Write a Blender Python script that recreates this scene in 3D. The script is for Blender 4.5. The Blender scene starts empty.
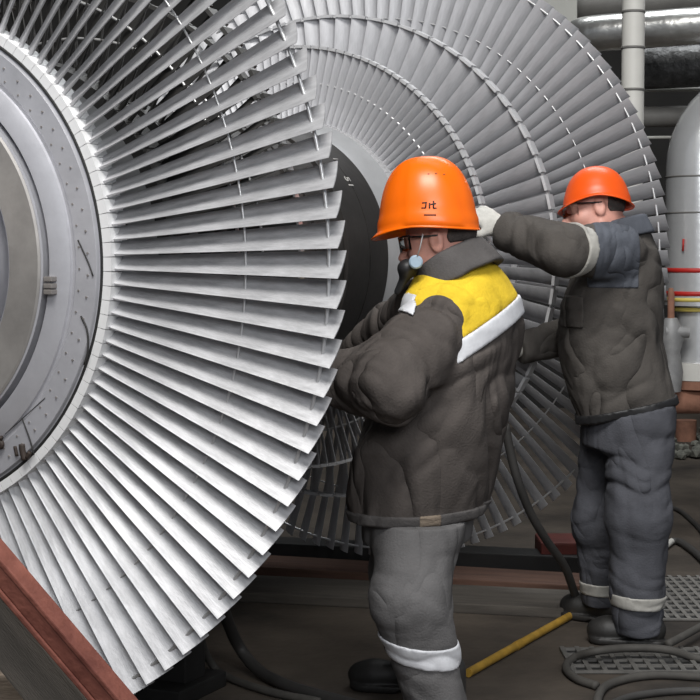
import bpy, bmesh, math, random
import numpy as np
from mathutils import Vector, Matrix
random.seed(7); rng = np.random.default_rng(7)
S = bpy.context.scene
COL = S.collection
PI = math.pi

# ------------------------------------------------------------------ camera geometry
FPX, PITCH, CAMH = 1600.0, 0.0634, 1.40
cp, sp = math.cos(PITCH), math.sin(PITCH)
def at(px, py, Y):
    """world point seen at pixel (px,py) of the photograph, at distance Y"""
    u, v = (px-350)/FPX, (350-py)/FPX
    t = Y/(cp+v*sp)
    return np.array([u*t, Y, CAMH+(v*cp-sp)*t])
def onfloor(px, py, z=0.0):
    u, v = (px-350)/FPX, (350-py)/FPX
    t = (z-CAMH)/(v*cp-sp)
    return np.array([u*t, (cp+v*sp)*t, z])

# ------------------------------------------------------------------ materials
def mat(name, col, rough=0.6, metal=0.0, var=0.15, vscale=6.0, bump=0.0, bscale=60.0, col2=None, stretch=None, spec=0.5, mix=None, coord='Object', wr=0.0):
    m = bpy.data.materials.new(name); m.use_nodes = True
    nt = m.node_tree; N = nt.nodes; L = nt.links
    b = N['Principled BSDF']
    b.inputs['Roughness'].default_value = rough
    b.inputs['Metallic'].default_value = metal
    b.inputs['Specular IOR Level'].default_value = spec
    tc = N.new('ShaderNodeTexCoord'); mp = N.new('ShaderNodeMapping')
    L.new(tc.outputs[coord], mp.inputs['Vector'])
    if stretch: mp.inputs['Scale'].default_value = stretch
    n = N.new('ShaderNodeTexNoise'); n.inputs['Scale'].default_value = vscale
    n.inputs['Detail'].default_value = 6; n.inputs['Roughness'].default_value = 0.65
    L.new(mp.outputs['Vector'], n.inputs['Vector'])
    r = N.new('ShaderNodeValToRGB')
    c1 = [max(0, c*(1-var)) for c in col]; c2 = [min(1, c*(1+var)) for c in col] if col2 is None else list(col2)
    r.color_ramp.elements[0].color = (*c1, 1); r.color_ramp.elements[1].color = (*c2, 1)
    lo, hi = mix if mix else (0.3, 0.7)
    r.color_ramp.elements[0].position = lo; r.color_ramp.elements[1].position = hi
    L.new(n.outputs['Fac'], r.inputs['Fac']); L.new(r.outputs['Color'], b.inputs['Base Color'])
    if bump:
        n2 = N.new('ShaderNodeTexNoise'); n2.inputs['Scale'].default_value = bscale; n2.inputs['Detail'].default_value = 4
        L.new(mp.outputs['Vector'], n2.inputs['Vector'])
        bp = N.new('ShaderNodeBump'); bp.inputs['Strength'].default_value = bump; bp.inputs['Distance'].default_value = 0.01
        L.new(n2.outputs['Fac'], bp.inputs['Height']); L.new(bp.outputs['Normal'], b.inputs['Normal'])
        if wr:
            m2 = N.new('ShaderNodeMapping'); L.new(tc.outputs[coord], m2.inputs['Vector']); m2.inputs['Scale'].default_value = (1,1,.55); m2.inputs['Rotation'].default_value = (.3,.5,.2)
            n3 = N.new('ShaderNodeTexNoise'); n3.inputs['Scale'].default_value = 5.0; n3.inputs['Detail'].default_value = 1.6; n3.inputs['Distortion'].default_value = .8
            L.new(m2.outputs['Vector'], n3.inputs['Vector'])
            a1 = N.new('ShaderNodeMath'); a1.operation = 'SUBTRACT'; a1.inputs[1].default_value = .5; L.new(n3.outputs['Fac'], a1.inputs[0])
            a2 = N.new('ShaderNodeMath'); a2.operation = 'ABSOLUTE'; L.new(a1.outputs[0], a2.inputs[0])
            a3 = N.new('ShaderNodeMath'); a3.operation = 'POWER'; a3.inputs[1].default_value = .8; L.new(a2.outputs[0], a3.inputs[0])
            b2 = N.new('ShaderNodeBump'); b2.inputs['Strength'].default_value = 1; b2.inputs['Distance'].default_value = wr
            L.new(a3.outputs[0], b2.inputs['Height']); L.new(bp.outputs['Normal'], b2.inputs['Normal']); L.new(b2.outputs['Normal'], b.inputs['Normal'])
    return m

M = {}
M['blade'] = mat('blade_steel', (.43,.43,.44), .50, .35, .30, 11, .14, 60, stretch=(3,3,.8))
M['shroud'] = mat('shroud_steel', (.62,.62,.63), .5, .35, .15, 12)
M['shadeblade'] = mat('shade_dark_blade_steel', (.075,.073,.07), .5, .4, .3, 9)  # near-black base puts the shade between the hidden rows into the colour
M['platform'] = mat('platform_steel', (.80,.80,.80), .5, .25, .08, 9)
M['gblade'] = mat('grey_blade_steel', (.46,.46,.475), .52, .3, .18, 9, .08, 70, stretch=(3,3,.7))
M['disc'] = mat('disc_steel', (.50,.50,.53), .45, .5, .13, 5, .05, 50)
M['coupling'] = mat('coupling_steel', (.30,.28,.265), .5, .55, .22, 4, .05, 40)
M['ringsteel'] = mat('brownish_ring_steel', (.34,.325,.31), .48, .5, .25, 4, .05, 40)
M['cone'] = mat('machined_steel', (.55,.56,.57), .45, .45, .1, 6)
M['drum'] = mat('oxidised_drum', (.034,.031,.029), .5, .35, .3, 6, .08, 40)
M['wire'] = mat('wire_steel', (.62,.62,.62), .4, .6, .1, 10)
M['dark'] = mat('groove_black', (.012,.012,.012), .7)
M['mark'] = mat('chalk_mark', (.45,.44,.42), .8)
M['ink'] = mat('black_print', (.03,.02,.015), .7)
M['helmet'] = mat('orange_plastic', (.92,.155,.004), .32, 0, .05, 5)
M['helmet2'] = mat('redorange_plastic', (.90,.105,.008), .38, 0, .05, 5)
M['jacket'] = mat('charcoal_cotton', (.084,.073,.067), .95, 0, .22, 7, .25, 160, spec=.2, wr=.055)
M['jacket2'] = mat('brown_grey_cotton', (.085,.077,.070), .95, 0, .2, 7, .25, 160, spec=.2, wr=.055)
M['blue_panel'] = mat('blue_grey_cotton', (.098,.106,.125), .95, 0, .18, 8, .25, 160, spec=.2, wr=.055)
M['yellow'] = mat('yellow_cotton', (.72,.50,.035), .9, 0, .16, 12, .25, 120, spec=.2, wr=.022)
M['collar'] = mat('collar_cotton', (.092,.086,.084), .95, 0, .2, 9, .25, 160, spec=.2)
M['reflect'] = mat('reflective_tape', (.66,.67,.70), .5, 0, .10, 20, .1, 100)
M['reflect2'] = mat('worn_reflective_tape', (.38,.37,.34), .6, 0, .2, 20, .1, 100)
M['trouser'] = mat('grey_cotton', (.140,.136,.136), .95, 0, .16, 8, .25, 170, spec=.2, wr=.032)
M['trouser2'] = mat('blue_grey_trouser_cotton', (.082,.084,.096), .95, 0, .25, 7, .25, 170, spec=.2, wr=.032)
M['skin'] = mat('skin', (.66,.33,.26), .5, 0, .12, 14, .05, 200)
M['hair'] = mat('grey_brown_hair', (.06,.05,.045), .8, 0, .3, 40, .5, 200)
M['glove'] = mat('pale_knit', (.58,.57,.53), .9, 0, .15, 25, .3, 250)
M['glove2'] = mat('greyish_knit', (.48,.47,.43), .9, 0, .15, 25, .3, 250)
M['boot'] = mat('black_leather', (.022,.021,.020), .55, 0, .3, 12, .1, 80)
M['black'] = mat('black_rubber', (.018,.018,.019), .5, 0, .2, 12)
M['blue'] = mat('pale_blue_plastic', (.33,.43,.52), .4)
M['white'] = mat('white_fabric', (.62,.60,.59), .9, 0, .08, 30, .2, 150)
M['hose'] = mat('hose_rubber', (.040,.038,.036), .6, 0, .25, 8)
M['hoseg'] = mat('dusty_hose_rubber', (.060,.056,.050), .75, 0, .3, 8)
M['pole'] = mat('yellow_brown_tube', (.42,.25,.04), .45, .1, .35, 12)
M['rust'] = mat('red_oxide_paint', (.15,.040,.027), .75, 0, .25, 10, .4, 40, col2=(.25,.085,.058))
M['timber'] = mat('old_timber', (.11,.083,.062), .9, 0, .35, 4, .3, 40, stretch=(1,6,6), col2=(.36,.29,.22))
M['plank'] = mat('grey_plank', (.075,.066,.056), .9, 0, .35, 3, .3, 50, stretch=(1,8,8))
M['plankr'] = mat('reddish_plank', (.105,.055,.038), .9, 0, .35, 3, .3, 50, stretch=(1,8,8))
M['steel'] = mat('dark_steel', (.028,.027,.026), .6, .3, .3, 5)
M['whitep'] = mat('white_painted_pipe', (.62,.61,.57), .5, 0, .08, 4)
M['palec'] = mat('pale_painted_column', (.42,.42,.39), .7, 0, .1, 4)
M['foil'] = mat('aluminium_lagging', (.62,.62,.60), .28, .9, .2, 7, .5, 14)
M['foild'] = mat('black_wrapping', (.06,.06,.06), .40, .4, .7, 12, 1.0, 20)
M['grypipe'] = mat('grey_pipe_paint', (.16,.155,.145), .6, .1, .2, 5)
M['silver'] = mat('silver_pipe', (.78,.79,.80), .22, .6, .06, 6, .12, 16)
M['redband'] = mat('red_paint', (.45,.02,.015), .5)
M['yellowp'] = mat('yellow_paint', (.62,.50,.12), .5)
M['cast'] = mat('grey_cast_iron', (.30,.30,.30), .6, .3, .25, 10)
M['rustpipe'] = mat('orange_rust', (.27,.13,.085), .85, 0, .35, 8, .3, 40)
M['redbox'] = mat('dull_red_paint', (.13,.025,.018), .7, 0, .3, 8)
M['grate'] = mat('grating_steel', (.15,.145,.135), .6, .3, .3, 14)
M['grateg'] = mat('light_grating_steel', (.20,.19,.175), .7, .2, .2, 14)
M['stone'] = mat('rubble_stone', (.14,.14,.12), .95, 0, .5, 12)
M['wall'] = mat('unlit_dark_wall', (.022,.021,.020), .95, 0, .3, 1.5)  # near-black base keeps the hall's unlit depth in the colour
M['floor'] = mat('worn_floor', (.036,.028,.022), .85, 0, .45, 1.3, .25, 30, col2=(.110,.088,.068))
def glass():
    m = bpy.data.materials.new('clear_lens'); m.use_nodes = True
    b = m.node_tree.nodes['Principled BSDF']
    b.inputs['Transmission Weight'].default_value = 1; b.inputs['Roughness'].default_value = .03; b.inputs['IOR'].default_value = 1.15
    b.inputs['Base Color'].default_value = (.9,.93,.93,1)
    return m
M['lens'] = glass()

# ------------------------------------------------------------------ object helpers
def link(name, me, m=None, parent=None, loc=None, rot=None):
    o = bpy.data.objects.new(name, me); COL.objects.link(o)
    if m is not None: me.materials.append(m)
    if parent is not None: o.parent = parent
    if loc is not None: o.location = loc
    if rot is not None: o.rotation_euler = rot
    return o
def tag(o, label=None, cat=None, group=None, kind=None):
    for k, v in (('label', label), ('category', cat), ('group', group), ('kind', kind)):
        if v: o[k] = v
    return o
def empty(name, loc, rz=0.0):
    o = bpy.data.objects.new(name, None); COL.objects.link(o)
    o.location = loc; o.rotation_euler = (0,0,rz); o.empty_display_size = .1
    return o
def pydata(name, V, F, smooth=True):
    me = bpy.data.meshes.new(name); me.from_pydata([tuple(map(float, v)) for v in V], [], [tuple(map(int, f)) for f in F]); me.update()
    if smooth: me.polygons.foreach_set('use_smooth', [True]*len(me.polygons))
    return me
def fixn(me):
    bm = bmesh.new(); bm.from_mesh(me); bmesh.ops.recalc_face_normals(bm, faces=bm.faces[:]); bm.to_mesh(me); bm.free(); return me
def merge(parts):
    V, F = [], []
    for v, f in parts:
        n = len(V); V += list(v); F += [tuple(i+n for i in q) for q in f]
    return V, F
def box(x0,x1,y0,y1,z0,z1):
    v = [(x,y,z) for x in (x0,x1) for y in (y0,y1) for z in (z0,z1)]
    f = [(0,1,3,2),(4,6,7,5),(0,4,5,1),(2,3,7,6),(0,2,6,4),(1,5,7,3)]
    return v, f
def bevelled(name, parts, bev=.006, seg=2):
    V, F = merge(parts); me = pydata(name, V, F, False)
    bm = bmesh.new(); bm.from_mesh(me); bmesh.ops.recalc_face_normals(bm, faces=bm.faces[:])
    if bev: bmesh.ops.bevel(bm, geom=bm.edges[:], offset=bev, segments=seg, affect='EDGES', profile=.6)
    bm.to_mesh(me); bm.free(); return me
def xform(vf, mtx):
    return [tuple(mtx @ Vector(v)) for v in vf[0]], vf[1]
def smooth_path(P, n=8):
    P = [np.array(p, float) for p in P]; Q = [2*P[0]-P[1]]+P+[2*P[-1]-P[-2]]; out = []
    for i in range(1, len(Q)-2):
        a,b,c,d = Q[i-1:i+3]
        for k in range(n):
            t = k/n
            out.append(.5*((2*b)+(c-a)*t+(2*a-5*b+4*c-d)*t*t+(3*b-a-3*c+d)*t**3))
    out.append(P[-1]); return out
def tube(P, r, seg=12, cap=True, radii=None):
    P = [np.array(p, float) for p in P]; V = []; F = []
    T = [P[min(i+1,len(P)-1)]-P[max(i-1,0)] for i in range(len(P))]
    T = [t/np.linalg.norm(t) for t in T]
    n = np.cross(T[0], [0,0,1.]); 
    if np.linalg.norm(n) < .1: n = np.cross(T[0], [1.,0,0])
    n /= np.linalg.norm(n)
    for i, p in enumerate(P):
        n = n-T[i]*np.dot(n, T[i]); n /= np.linalg.norm(n); b = np.cross(T[i], n)
        rr = radii[i] if radii is not None else r
        for k in range(seg):
            a = 2*PI*k/seg; V.append(p+rr*(math.cos(a)*n+math.sin(a)*b))
    for i in range(len(P)-1):
        for k in range(seg):
            k2 = (k+1) % seg; F.append((i*seg+k, i*seg+k2, (i+1)*seg+k2, (i+1)*seg+k))
    if cap: F.append(tuple(range(seg))[::-1]); F.append(tuple((len(P)-1)*seg+k for k in range(seg)))
    return V, F
def ring(r, w, x, seg=180, tseg=8):
    """torus about local X at station x"""
    V, F = [], []
    for i in range(seg):
        a = 2*PI*i/seg
        for k in range(tseg):
            b = 2*PI*k/tseg; rr = r+w*math.cos(b); V.append((x+w*math.sin(b), rr*math.cos(a), rr*math.sin(a)))
    for i in range(seg):
        for k in range(tseg):
            j = (i+1) % seg; l = (k+1) % tseg; F.append((i*tseg+k, j*tseg+k, j*tseg+l, i*tseg+l))
    return V, F
def lathe(prof, seg=160, closed=False):
    """profile of (x, r) about local X"""
    V, F = [], []; n = len(prof)
    for i in range(seg):
        a = 2*PI*i/seg
        for x, r in prof: V.append((x, r*math.cos(a), r*math.sin(a)))
    for i in range(seg):
        j = (i+1) % seg
        for k in range(n if closed else n-1):
            l = (k+1) % n; F.append((i*n+k, i*n+l, j*n+l, j*n+k))
    return V, F
def sharp(me, ang=30):
    fixn(me)
    bm = bmesh.new(); bm.from_mesh(me)
    for e in bm.edges:
        if len(e.link_faces) == 2 and e.calc_face_angle(0) > math.radians(ang): e.smooth = False
    bm.to_mesh(me); bm.free(); return me

# ------------------------------------------------------------------ setting
fl = link('floor', pydata('floor', *box(-7,7,.3,14,-.2,0), False), M['floor']); tag(fl, kind='structure')
wb = link('wall_back', pydata('wall_back', *box(-7,7,14,14.3,-.2,7), False), M['wall']); tag(wb, kind='structure')
wl = link('wall_left', pydata('wall_left', *box(-7.3,-7,3,14.3,-.2,7), False), M['wall']); tag(wl, kind='structure')

wr = link('wall_right', pydata('wall_right', *box(3.2,3.4,7,14.3,-.2,7), False), M['wall']); tag(wr, kind='structure')
ce = link('ceiling', pydata('ceiling', *box(-7.3,7,.3,14.3,7,7.2), False), M['wall']); tag(ce, kind='structure')

# ------------------------------------------------------------------ turbine rotor
YAW = math.atan2(.8962, .4389)             # direction of the axis on the floor plan
cam_c = np.array([-1.139, 4.1392, .2249])
RC = np.array([cam_c[0], cam_c[1]*cp+cam_c[2]*sp, CAMH+cam_c[2]*cp-cam_c[1]*sp])
AX = RC[2]
ROT = empty('turbine_rotor', (RC[0], RC[1], 0), YAW)
tag(ROT, 'huge double-flow steel turbine rotor with fanned blade rings filling the left and middle', 'turbine rotor')
H0 = (0, 0, AX)

def blade_mesh(name, r0, r1, N, ax_root, ax_tip, mirror, cover=.80, plat=.04, shroud=0.0, nsec=12, thick=.11, platw=.062):
    pitch = 2*PI/N; V = []; F = []
    prof = []
    npt = 9
    us = [0.5-0.5*math.cos(PI*i/(npt-1)) for i in range(npt)]
    for s in range(nsec):
        q = s/(nsec-1); r = r0+(r1-r0)*q
        axl = ax_root+(ax_tip-ax_root)*q
        tl = cover*pitch*r
        ch = math.hypot(axl, tl); d = np.array([axl, tl])/ch; nrm = np.array([-d[1], d[0]])   # visible concave face normal
        bow = .13*ch*(1-.55*q); th = thick*ch*(1-.55*q)
        # root fillet widens the blade foot
        fil = .006*math.exp(-q*26)
        up, lo = [], []
        for u in us:
            c = d*ch*(u-.5)-nrm*(bow*4*u*(1-u)-bow*.66)
            t = th*1.5*(math.sqrt(max(u,0))*(1-u)**.8)+.0012+fil
            up.append(c+nrm*t*.5); lo.append(c-nrm*t*.5)
        loop = up+lo[::-1]
        for c in loop: V.append((c[0]*(-1 if mirror else 1), c[1], r))
    m = 2*npt
    for s in range(nsec-1):
        for k in range(m):
            l = (k+1) % m; F.append((s*m+k, s*m+l, (s+1)*m+l, (s+1)*m+k))
    F.append(tuple(range(m))); F.append(tuple((nsec-1)*m+k for k in range(m)))
    if plat:
        w = pitch*r0*.47
        F0 = box(-platw, platw, -w, w, r0-plat, r0+.001)
        n = len(V); V += F0[0]; F += [tuple(i+n for i in f) for f in F0[1]]
    if shroud:
        w = pitch*r1*.40
        F0 = box(-ax_tip*.6, ax_tip*.6, -w, w, r1-.004, r1+shroud)
        n = len(V); V += F0[0]; F += [tuple(i+n for i in f) for f in F0[1]]
    me = sharp(pydata(name, V, F), 40)
    nbl = nsec*m
    me['nbl'] = nbl
    return me

def row(kind, x, N, me, part, m, th0, th1, mname):
    """blades between screen angles th0..th1 (deg, anticlockwise from image right) are single parts, the rest one part"""
    me.materials.append(m); me.materials.append(M['platform'] if m is M['blade'] else M['shroud'] if m is M['gblade'] else m)
    nbl = me['nbl']
    for p in me.polygons: p.material_index = 1 if min(p.vertices) >= nbl else 0
    rest = []
    for i in range(N):
        th = (360.0*i/N) % 360
        a = math.radians(90-th)
        if (th-th0) % 360 <= (th1-th0) % 360:
            o = bpy.data.objects.new(kind, me); COL.objects.link(o); o.parent = part; o.rotation_euler = (a,0,0)
        else: rest.append(a)
    if rest:
        nv = len(me.vertices); co = np.empty(nv*3); me.vertices.foreach_get('co', co); co = co.reshape(-1,3)
        polys = [tuple(p.vertices) for p in me.polygons]; V = []; F = []
        for j, a in enumerate(rest):
            c, s = math.cos(a), math.sin(a)
            V.append(np.stack([co[:,0], co[:,1]*c-co[:,2]*s, co[:,1]*s+co[:,2]*c], 1))
            F += [tuple(k+j*nv for k in p) for p in polys]
        me2 = sharp(pydata(kind+'_rest', np.concatenate(V), F), 40)
        me2.materials.append(m); me2.materials.append(me.materials[1])
        mi = [p.material_index for p in me.polygons]*len(rest)
        me2.polygons.foreach_set('material_index', mi)
        o = link('far_'+kind, me2, None, part); o['kind'] = 'stuff'

R_T, R_R, R_W, R_L = 1.25, .650, 1.216, 1.0
# left last-stage disc (faces the camera)
prof = [(.05,.20),(.05,.620),(-.028,.620),(-.029,.627),(-.032,.6265),(-.034,.616),(-.043,.612),(-.046,.556),(-.042,.550),(-.042,.543),(-.048,.540),(-.066,.496),(-.066,.492),(-.01,.492),(-.01,.479),(-.073,.479),(-.076,.470),(-.078,.385),(-.068,.372),(-.03,.37),(-.03,.345),(-.10,.345),(-.10,.30)]
DL = link('exhaust_disc', sharp(pydata('exhaust_disc', *lathe(prof, 200)), 25), M['disc'], ROT, H0)
link('seal_groove', pydata('seal_groove', *ring(.6235, .0045, -.0335, 200)), M['dark'], DL)
bl = blade_mesh('long_blade', R_R, R_T, 116, .038, .044, False, cover=.93, platw=.036, plat=.022)
row('long_blade', 0, 116, bl, DL, M['blade'], -84, 76, 'blade')
link('lacing_wire', pydata('lacing_wire', *ring(R_L, .0028, .0, 220)), M['wire'], DL)
link('tip_wire', pydata('tip_wire', *ring(R_W, .0045, 0.0, 220)), M['wire'], DL)
# balance slot keeper, holes, scribbles on the disc face
def facepos(px, py, x):
    """point on the plane local x of the rotor seen at pixel"""
    d = at(px, py, 1.0)-np.array([0,0,CAMH]); o = np.array([0,0,CAMH])-RC
    ex = np.array([math.cos(YAW), math.sin(YAW), 0]); ey = np.array([-math.sin(YAW), math.cos(YAW), 0])
    t = (x-o@ex)/(d@ex); p = o+t*d
    return np.array([x, p@ey, p[2]])
K = []
for yy in (279, 286, 292):
    c = facepos(49, yy, -.075); K.append(box(-.082,-.02,c[1]-.012,c[1]+.012,c[2]-.006,c[2]+.006))
link('slot_keeper', bevelled('slot_keeper', K, .002), M['coupling'], DL)
V = []; 
for rr, n, off in ((.590, 70, 0), (.566, 68, .02)):
    for i in range(n):
        a = 2*PI*i/n+off; V.append(xform(tube([(-.0435,0,rr),(-.0475,0,rr)], .0026, 8), Matrix.Rotation(a, 4, 'X')))
link('rivet', pydata('rivet', *merge(V), False), M['coupling'], DL)['kind'] = 'stuff'
K = []
def strokes(pts, x=-.0465, w=.0022):
    q = [facepos(a, b, x) for a, b in pts]; return tube(smooth_path(q, 4), w, 5)
K += [strokes([(78,240),(88,262),(93,276)], w=.002), strokes([(81,316),(87,330),(88,350),(84,365)], w=.0025), strokes([(22,418),(30,440),(34,455)], w=.002), strokes([(5,434),(22,419),(45,398)], w=.0012)]
for k in K: link('scribble', pydata('scribble', *k), M['steel'], DL)
K = [strokes([(22,444),(23,452),(25,460)], w=.009), strokes([(15,446),(17,456)], w=.005), strokes([(30,452),(27,458)], w=.006)]
link('tar_stain', pydata('tar_stain', *merge(K)), M['ink'], DL)
K = [strokes([(2,438),(-3,438),(-3,441),(2,443),(1,447),(-4,447)], x=-.053, w=.006)]
link('stencil_mark', pydata('stencil_mark', *merge(K)), M['ink'], DL)
# stub shaft towards the camera
link('inner_ring', sharp(pydata('inner_ring', *lathe([(-.02,.476),(-.0765,.4735),(-.080,.468),(-.081,.384),(-.02,.384)], 160, True)), 25), M['ringsteel'], DL)
SH = link('stub_shaft', sharp(pydata('stub_shaft', *lathe([(-.09,.05),(-.09,.30),(-.75,.30),(-.76,.36),(-.95,.36),(-.96,.34),(-.96,.02)], 96)), 25), M['coupling'], ROT, H0)
# inner rows of the left flow and their discs
def mid_row(dname, bname, x, r0, r1, N, mesh_args, mirror, th0, th1, lace=None, discw=.05, rim=True, bm_=None):
    D = link(dname, sharp(pydata(dname, *lathe([(-discw,.30),(-discw,r0-.035),(-discw+.004,r0-.03),(discw-.004,r0-.03),(discw,r0-.035),(discw,.30)], 160)), 25), M['cone'], ROT, (x,0,AX))
    me = blade_mesh(bname, r0, r1, N, *mesh_args, mirror, cover=.84, shroud=.007, plat=.035, platw=discw, nsec=8)
    row(bname, x, N, me, D, bm_ or M['gblade'], th0, th1, bname)
    if lace: link('lacing_wire', pydata('lacing_wire', *ring(lace, .0045, 0, 180)), M['wire'], D)
    if rim: link('shroud_band', sharp(pydata('shroud_band', *lathe([(-.010,r1-.004),(-.010,r1+.003),(.010,r1+.003),(.010,r1-.004)], 180, True)), 25), M['wire'], D)
    return D
mid_row('middle_disc', 'hidden_middle_blade', .40, .57, .935, 84, (.045,.04), False, 400, 400.01, .75, bm_=M['shadeblade'])
mid_row('inlet_disc', 'hidden_short_blade', .70, .515, .785, 140, (.035,.032), False, 400, 400.01, .655, bm_=M['shadeblade'])
mid_row('middle_disc', 'middle_blade', 2.40, .57, .935, 84, (.045,.04), True, 5, 108, None)
mid_row('inlet_disc', 'short_blade', 2.10, .515, .785, 140, (.035,.032), True, 20, 112, .655)
DR = link('exhaust_disc', sharp(pydata('exhaust_disc_far', *lathe([(-.05,.30),(-.05,.628),(.05,.628),(.05,.30)], 160)), 25), M['disc'], ROT, (2.8,0,AX))
br = blade_mesh('long_blade_far', R_R, R_T, 116, .038, .044, True, cover=.86, platw=.036, plat=.022)
row('long_blade', 2.8, 116, br, DR, M['gblade'], -52, 100, 'blade')
link('lacing_wire', pydata('lacing_wire', *ring(R_L-.02, .0030, -.003, 220)), M['wire'], DR)
link('tip_wire', pydata('tip_wire', *ring(R_W, .0045, -.005, 220)), M['wire'], DR)
# dark drum between the flows, pale cone next to the inlet row, rear shaft
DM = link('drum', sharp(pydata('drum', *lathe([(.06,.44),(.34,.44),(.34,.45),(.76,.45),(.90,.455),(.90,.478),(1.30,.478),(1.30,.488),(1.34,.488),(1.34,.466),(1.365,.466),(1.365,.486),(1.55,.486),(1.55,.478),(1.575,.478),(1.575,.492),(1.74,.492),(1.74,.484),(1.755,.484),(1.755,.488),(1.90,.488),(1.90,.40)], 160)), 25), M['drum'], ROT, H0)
link('cone', sharp(pydata('cone', *lathe([(1.90,.40),(1.90,.486),(1.915,.489),(2.035,.515),(2.035,.40)], 160)), 40), M['cone'], ROT, H0)
link('inner_shaft', sharp(pydata('inner_shaft', *lathe([(2.0,.44),(2.75,.44)], 96)), 25), M['gblade'], ROT, H0)
link('rear_shaft', sharp(pydata('rear_shaft', *lathe([(2.8,.30),(3.6,.30),(3.6,.36),(3.8,.36),(3.8,.02)], 96)), 25), M['coupling'], ROT, H0)
def text_on_drum(txt, px, py, size, x, r):
    cu = bpy.data.curves.new('t', 'FONT'); cu.body = txt; cu.size = size; cu.align_x = 'CENTER'; cu.align_y = 'CENTER'; cu.extrude = .0008
    o = bpy.data.objects.new('t', cu); COL.objects.link(o)
    me = bpy.data.meshes.new_from_object(o.evaluated_get(bpy.context.evaluated_depsgraph_get())); bpy.data.objects.remove(o)
    return me
# where does the pixel meet the drum?
def on_drum(px, py, r):
    best = None
    for x in np.arange(1.2, 2.0, .005):
        q = facepos(px, py, x); e = abs(math.hypot(q[1], q[2])-r)
        if best is None or e < best[0]: best = (e, q)
    return best[1]
bpy.context.view_layer.update()
for txt, px, py, size in (('51', 349, 182, .05), ('|', 336, 159, .04)):
    q = on_drum(px, py, .493); me = text_on_drum(txt, px, py, size, 0, 0)
    a = math.atan2(-q[1], q[2])                     # rotation about X taking +Z to the radial direction
    # text plane: normal radial, reading direction along +x (away to the right in the picture)
    mtx = Matrix.Rotation(a, 4, 'X') @ Matrix.Rotation(-PI/2, 4, 'Z')
    o = link('chalk_number' if txt != '|' else 'chalk_tick', me, M['mark'], DM)
    o.matrix_local = Matrix.Translation(q) @ mtx

# rotor support trestle under the drum (hidden for the most part)
ST = empty('support_trestle', (RC[0]+1.0*math.cos(YAW), RC[1]+1.0*math.sin(YAW), 0), YAW)
tag(ST, 'dark steel trestle standing under the drum of the rotor', 'trestle')
link('base_plate', bevelled('base_plate', [box(-.14,.14,-.27,.27,0,.05)], .006), M['steel'], ST)
for sy in (-1, 1):
    link('post', bevelled('post', [box(-.06,.06,sy*.18-.06,sy*.18+.06,.05,AX-.50)], .006), M['steel'], ST)
V = []
for i in range(25):
    a = math.radians(235+70*i/24)
    for xx in (-.1,.1):
        V += [(xx, .481*math.cos(a), AX+.481*math.sin(a)), (xx, .58*math.cos(a), AX+.58*math.sin(a))]
F = []
for i in range(24):
    b = i*4; c = b+4
    F += [(b,b+2,c+2,c),(b+1,c+1,c+3,b+3),(b,c,c+1,b+1),(b+2,b+3,c+3,c+2)]
F += [(0,1,3,2),(96,98,99,97)]
link('saddle', fixn(pydata('saddle', V, F, False)), M['steel'], ST)

# ------------------------------------------------------------------ signed-distance modelling for people
LAT = rng.random((32,32,32)).astype(np.float32)
def noise(Q):
    i = np.floor(Q).astype(np.int32); f = (Q-i).astype(np.float32); f = f*f*(3-2*f); i &= 31; j = (i+1) & 31
    x0,y0,z0 = i.T; x1,y1,z1 = j.T; fx,fy,fz = f.T
    a = LAT[x0,y0,z0]*(1-fx)+LAT[x1,y0,z0]*fx; b = LAT[x0,y1,z0]*(1-fx)+LAT[x1,y1,z0]*fx
    c = LAT[x0,y0,z1]*(1-fx)+LAT[x1,y0,z1]*fx; d = LAT[x0,y1,z1]*(1-fx)+LAT[x1,y1,z1]*fx
    a = a*(1-fy)+b*fy; c = c*(1-fy)+d*fy
    return a*(1-fz)+c*fz
def ridge(Q):
    v = np.abs(2*noise(Q)-1); v2 = np.abs(2*noise(Q*2.15+11.3)-1)
    return np.minimum(v*2.2, 1)**.75*.75+np.minimum(v2*2, 1)**.8*.35-.25
A3 = lambda *v: np.array(v, np.float64)
def unit(v): v = np.array(v, float); return v/np.linalg.norm(v)
def smin(a, b, k):
    h = np.clip(.5+.5*(b-a)/k, 0, 1); return b*(1-h)+a*h-k*h*(1-h)
def smax(a, b, k): return -smin(-a, -b, k)
def cap(P, a, b, ra, rb, fold=0.0, fa=13., fc=4., seed=0):
    a = np.array(a); b = np.array(b); ab = b-a; L = np.linalg.norm(ab); q = P-a
    t = np.clip(q@ab/(L*L), 0, 1); d = np.linalg.norm(q-t[:,None]*ab, axis=1)-(ra+(rb-ra)*t)
    if fold:
        e = ab/L; al = q@e; o = q-al[:,None]*e
        w = np.stack([al*fa+seed*7.3, o[:,0]*fc+o[:,1]*fc*.6+seed, o[:,2]*fc+seed*3.1], 1)
        w[:,0] += 2.2*noise(q*5+seed)
        d = d-fold*(ridge(w)-.35)
    return d
def chain(P, pts, rs, k=.02, **kw):
    d = None
    for i in range(len(pts)-1):
        e = cap(P, pts[i], pts[i+1], rs[i], rs[i+1], seed=i+kw.get('s',0), fold=kw.get('fold',0), fa=kw.get('fa',13.), fc=kw.get('fc',4.))
        d = e if d is None else smin(d, e, k)
    return d
def ell(P, c, ax, rad):
    """ellipsoid with axes rows of ax"""
    q = (P-np.array(c))@np.array(ax).T; r = np.array(rad)
    k = np.linalg.norm(q/r, axis=1); k2 = np.linalg.norm(q/(r*r), axis=1)+1e-9
    return k*(k-1)/k2
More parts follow.
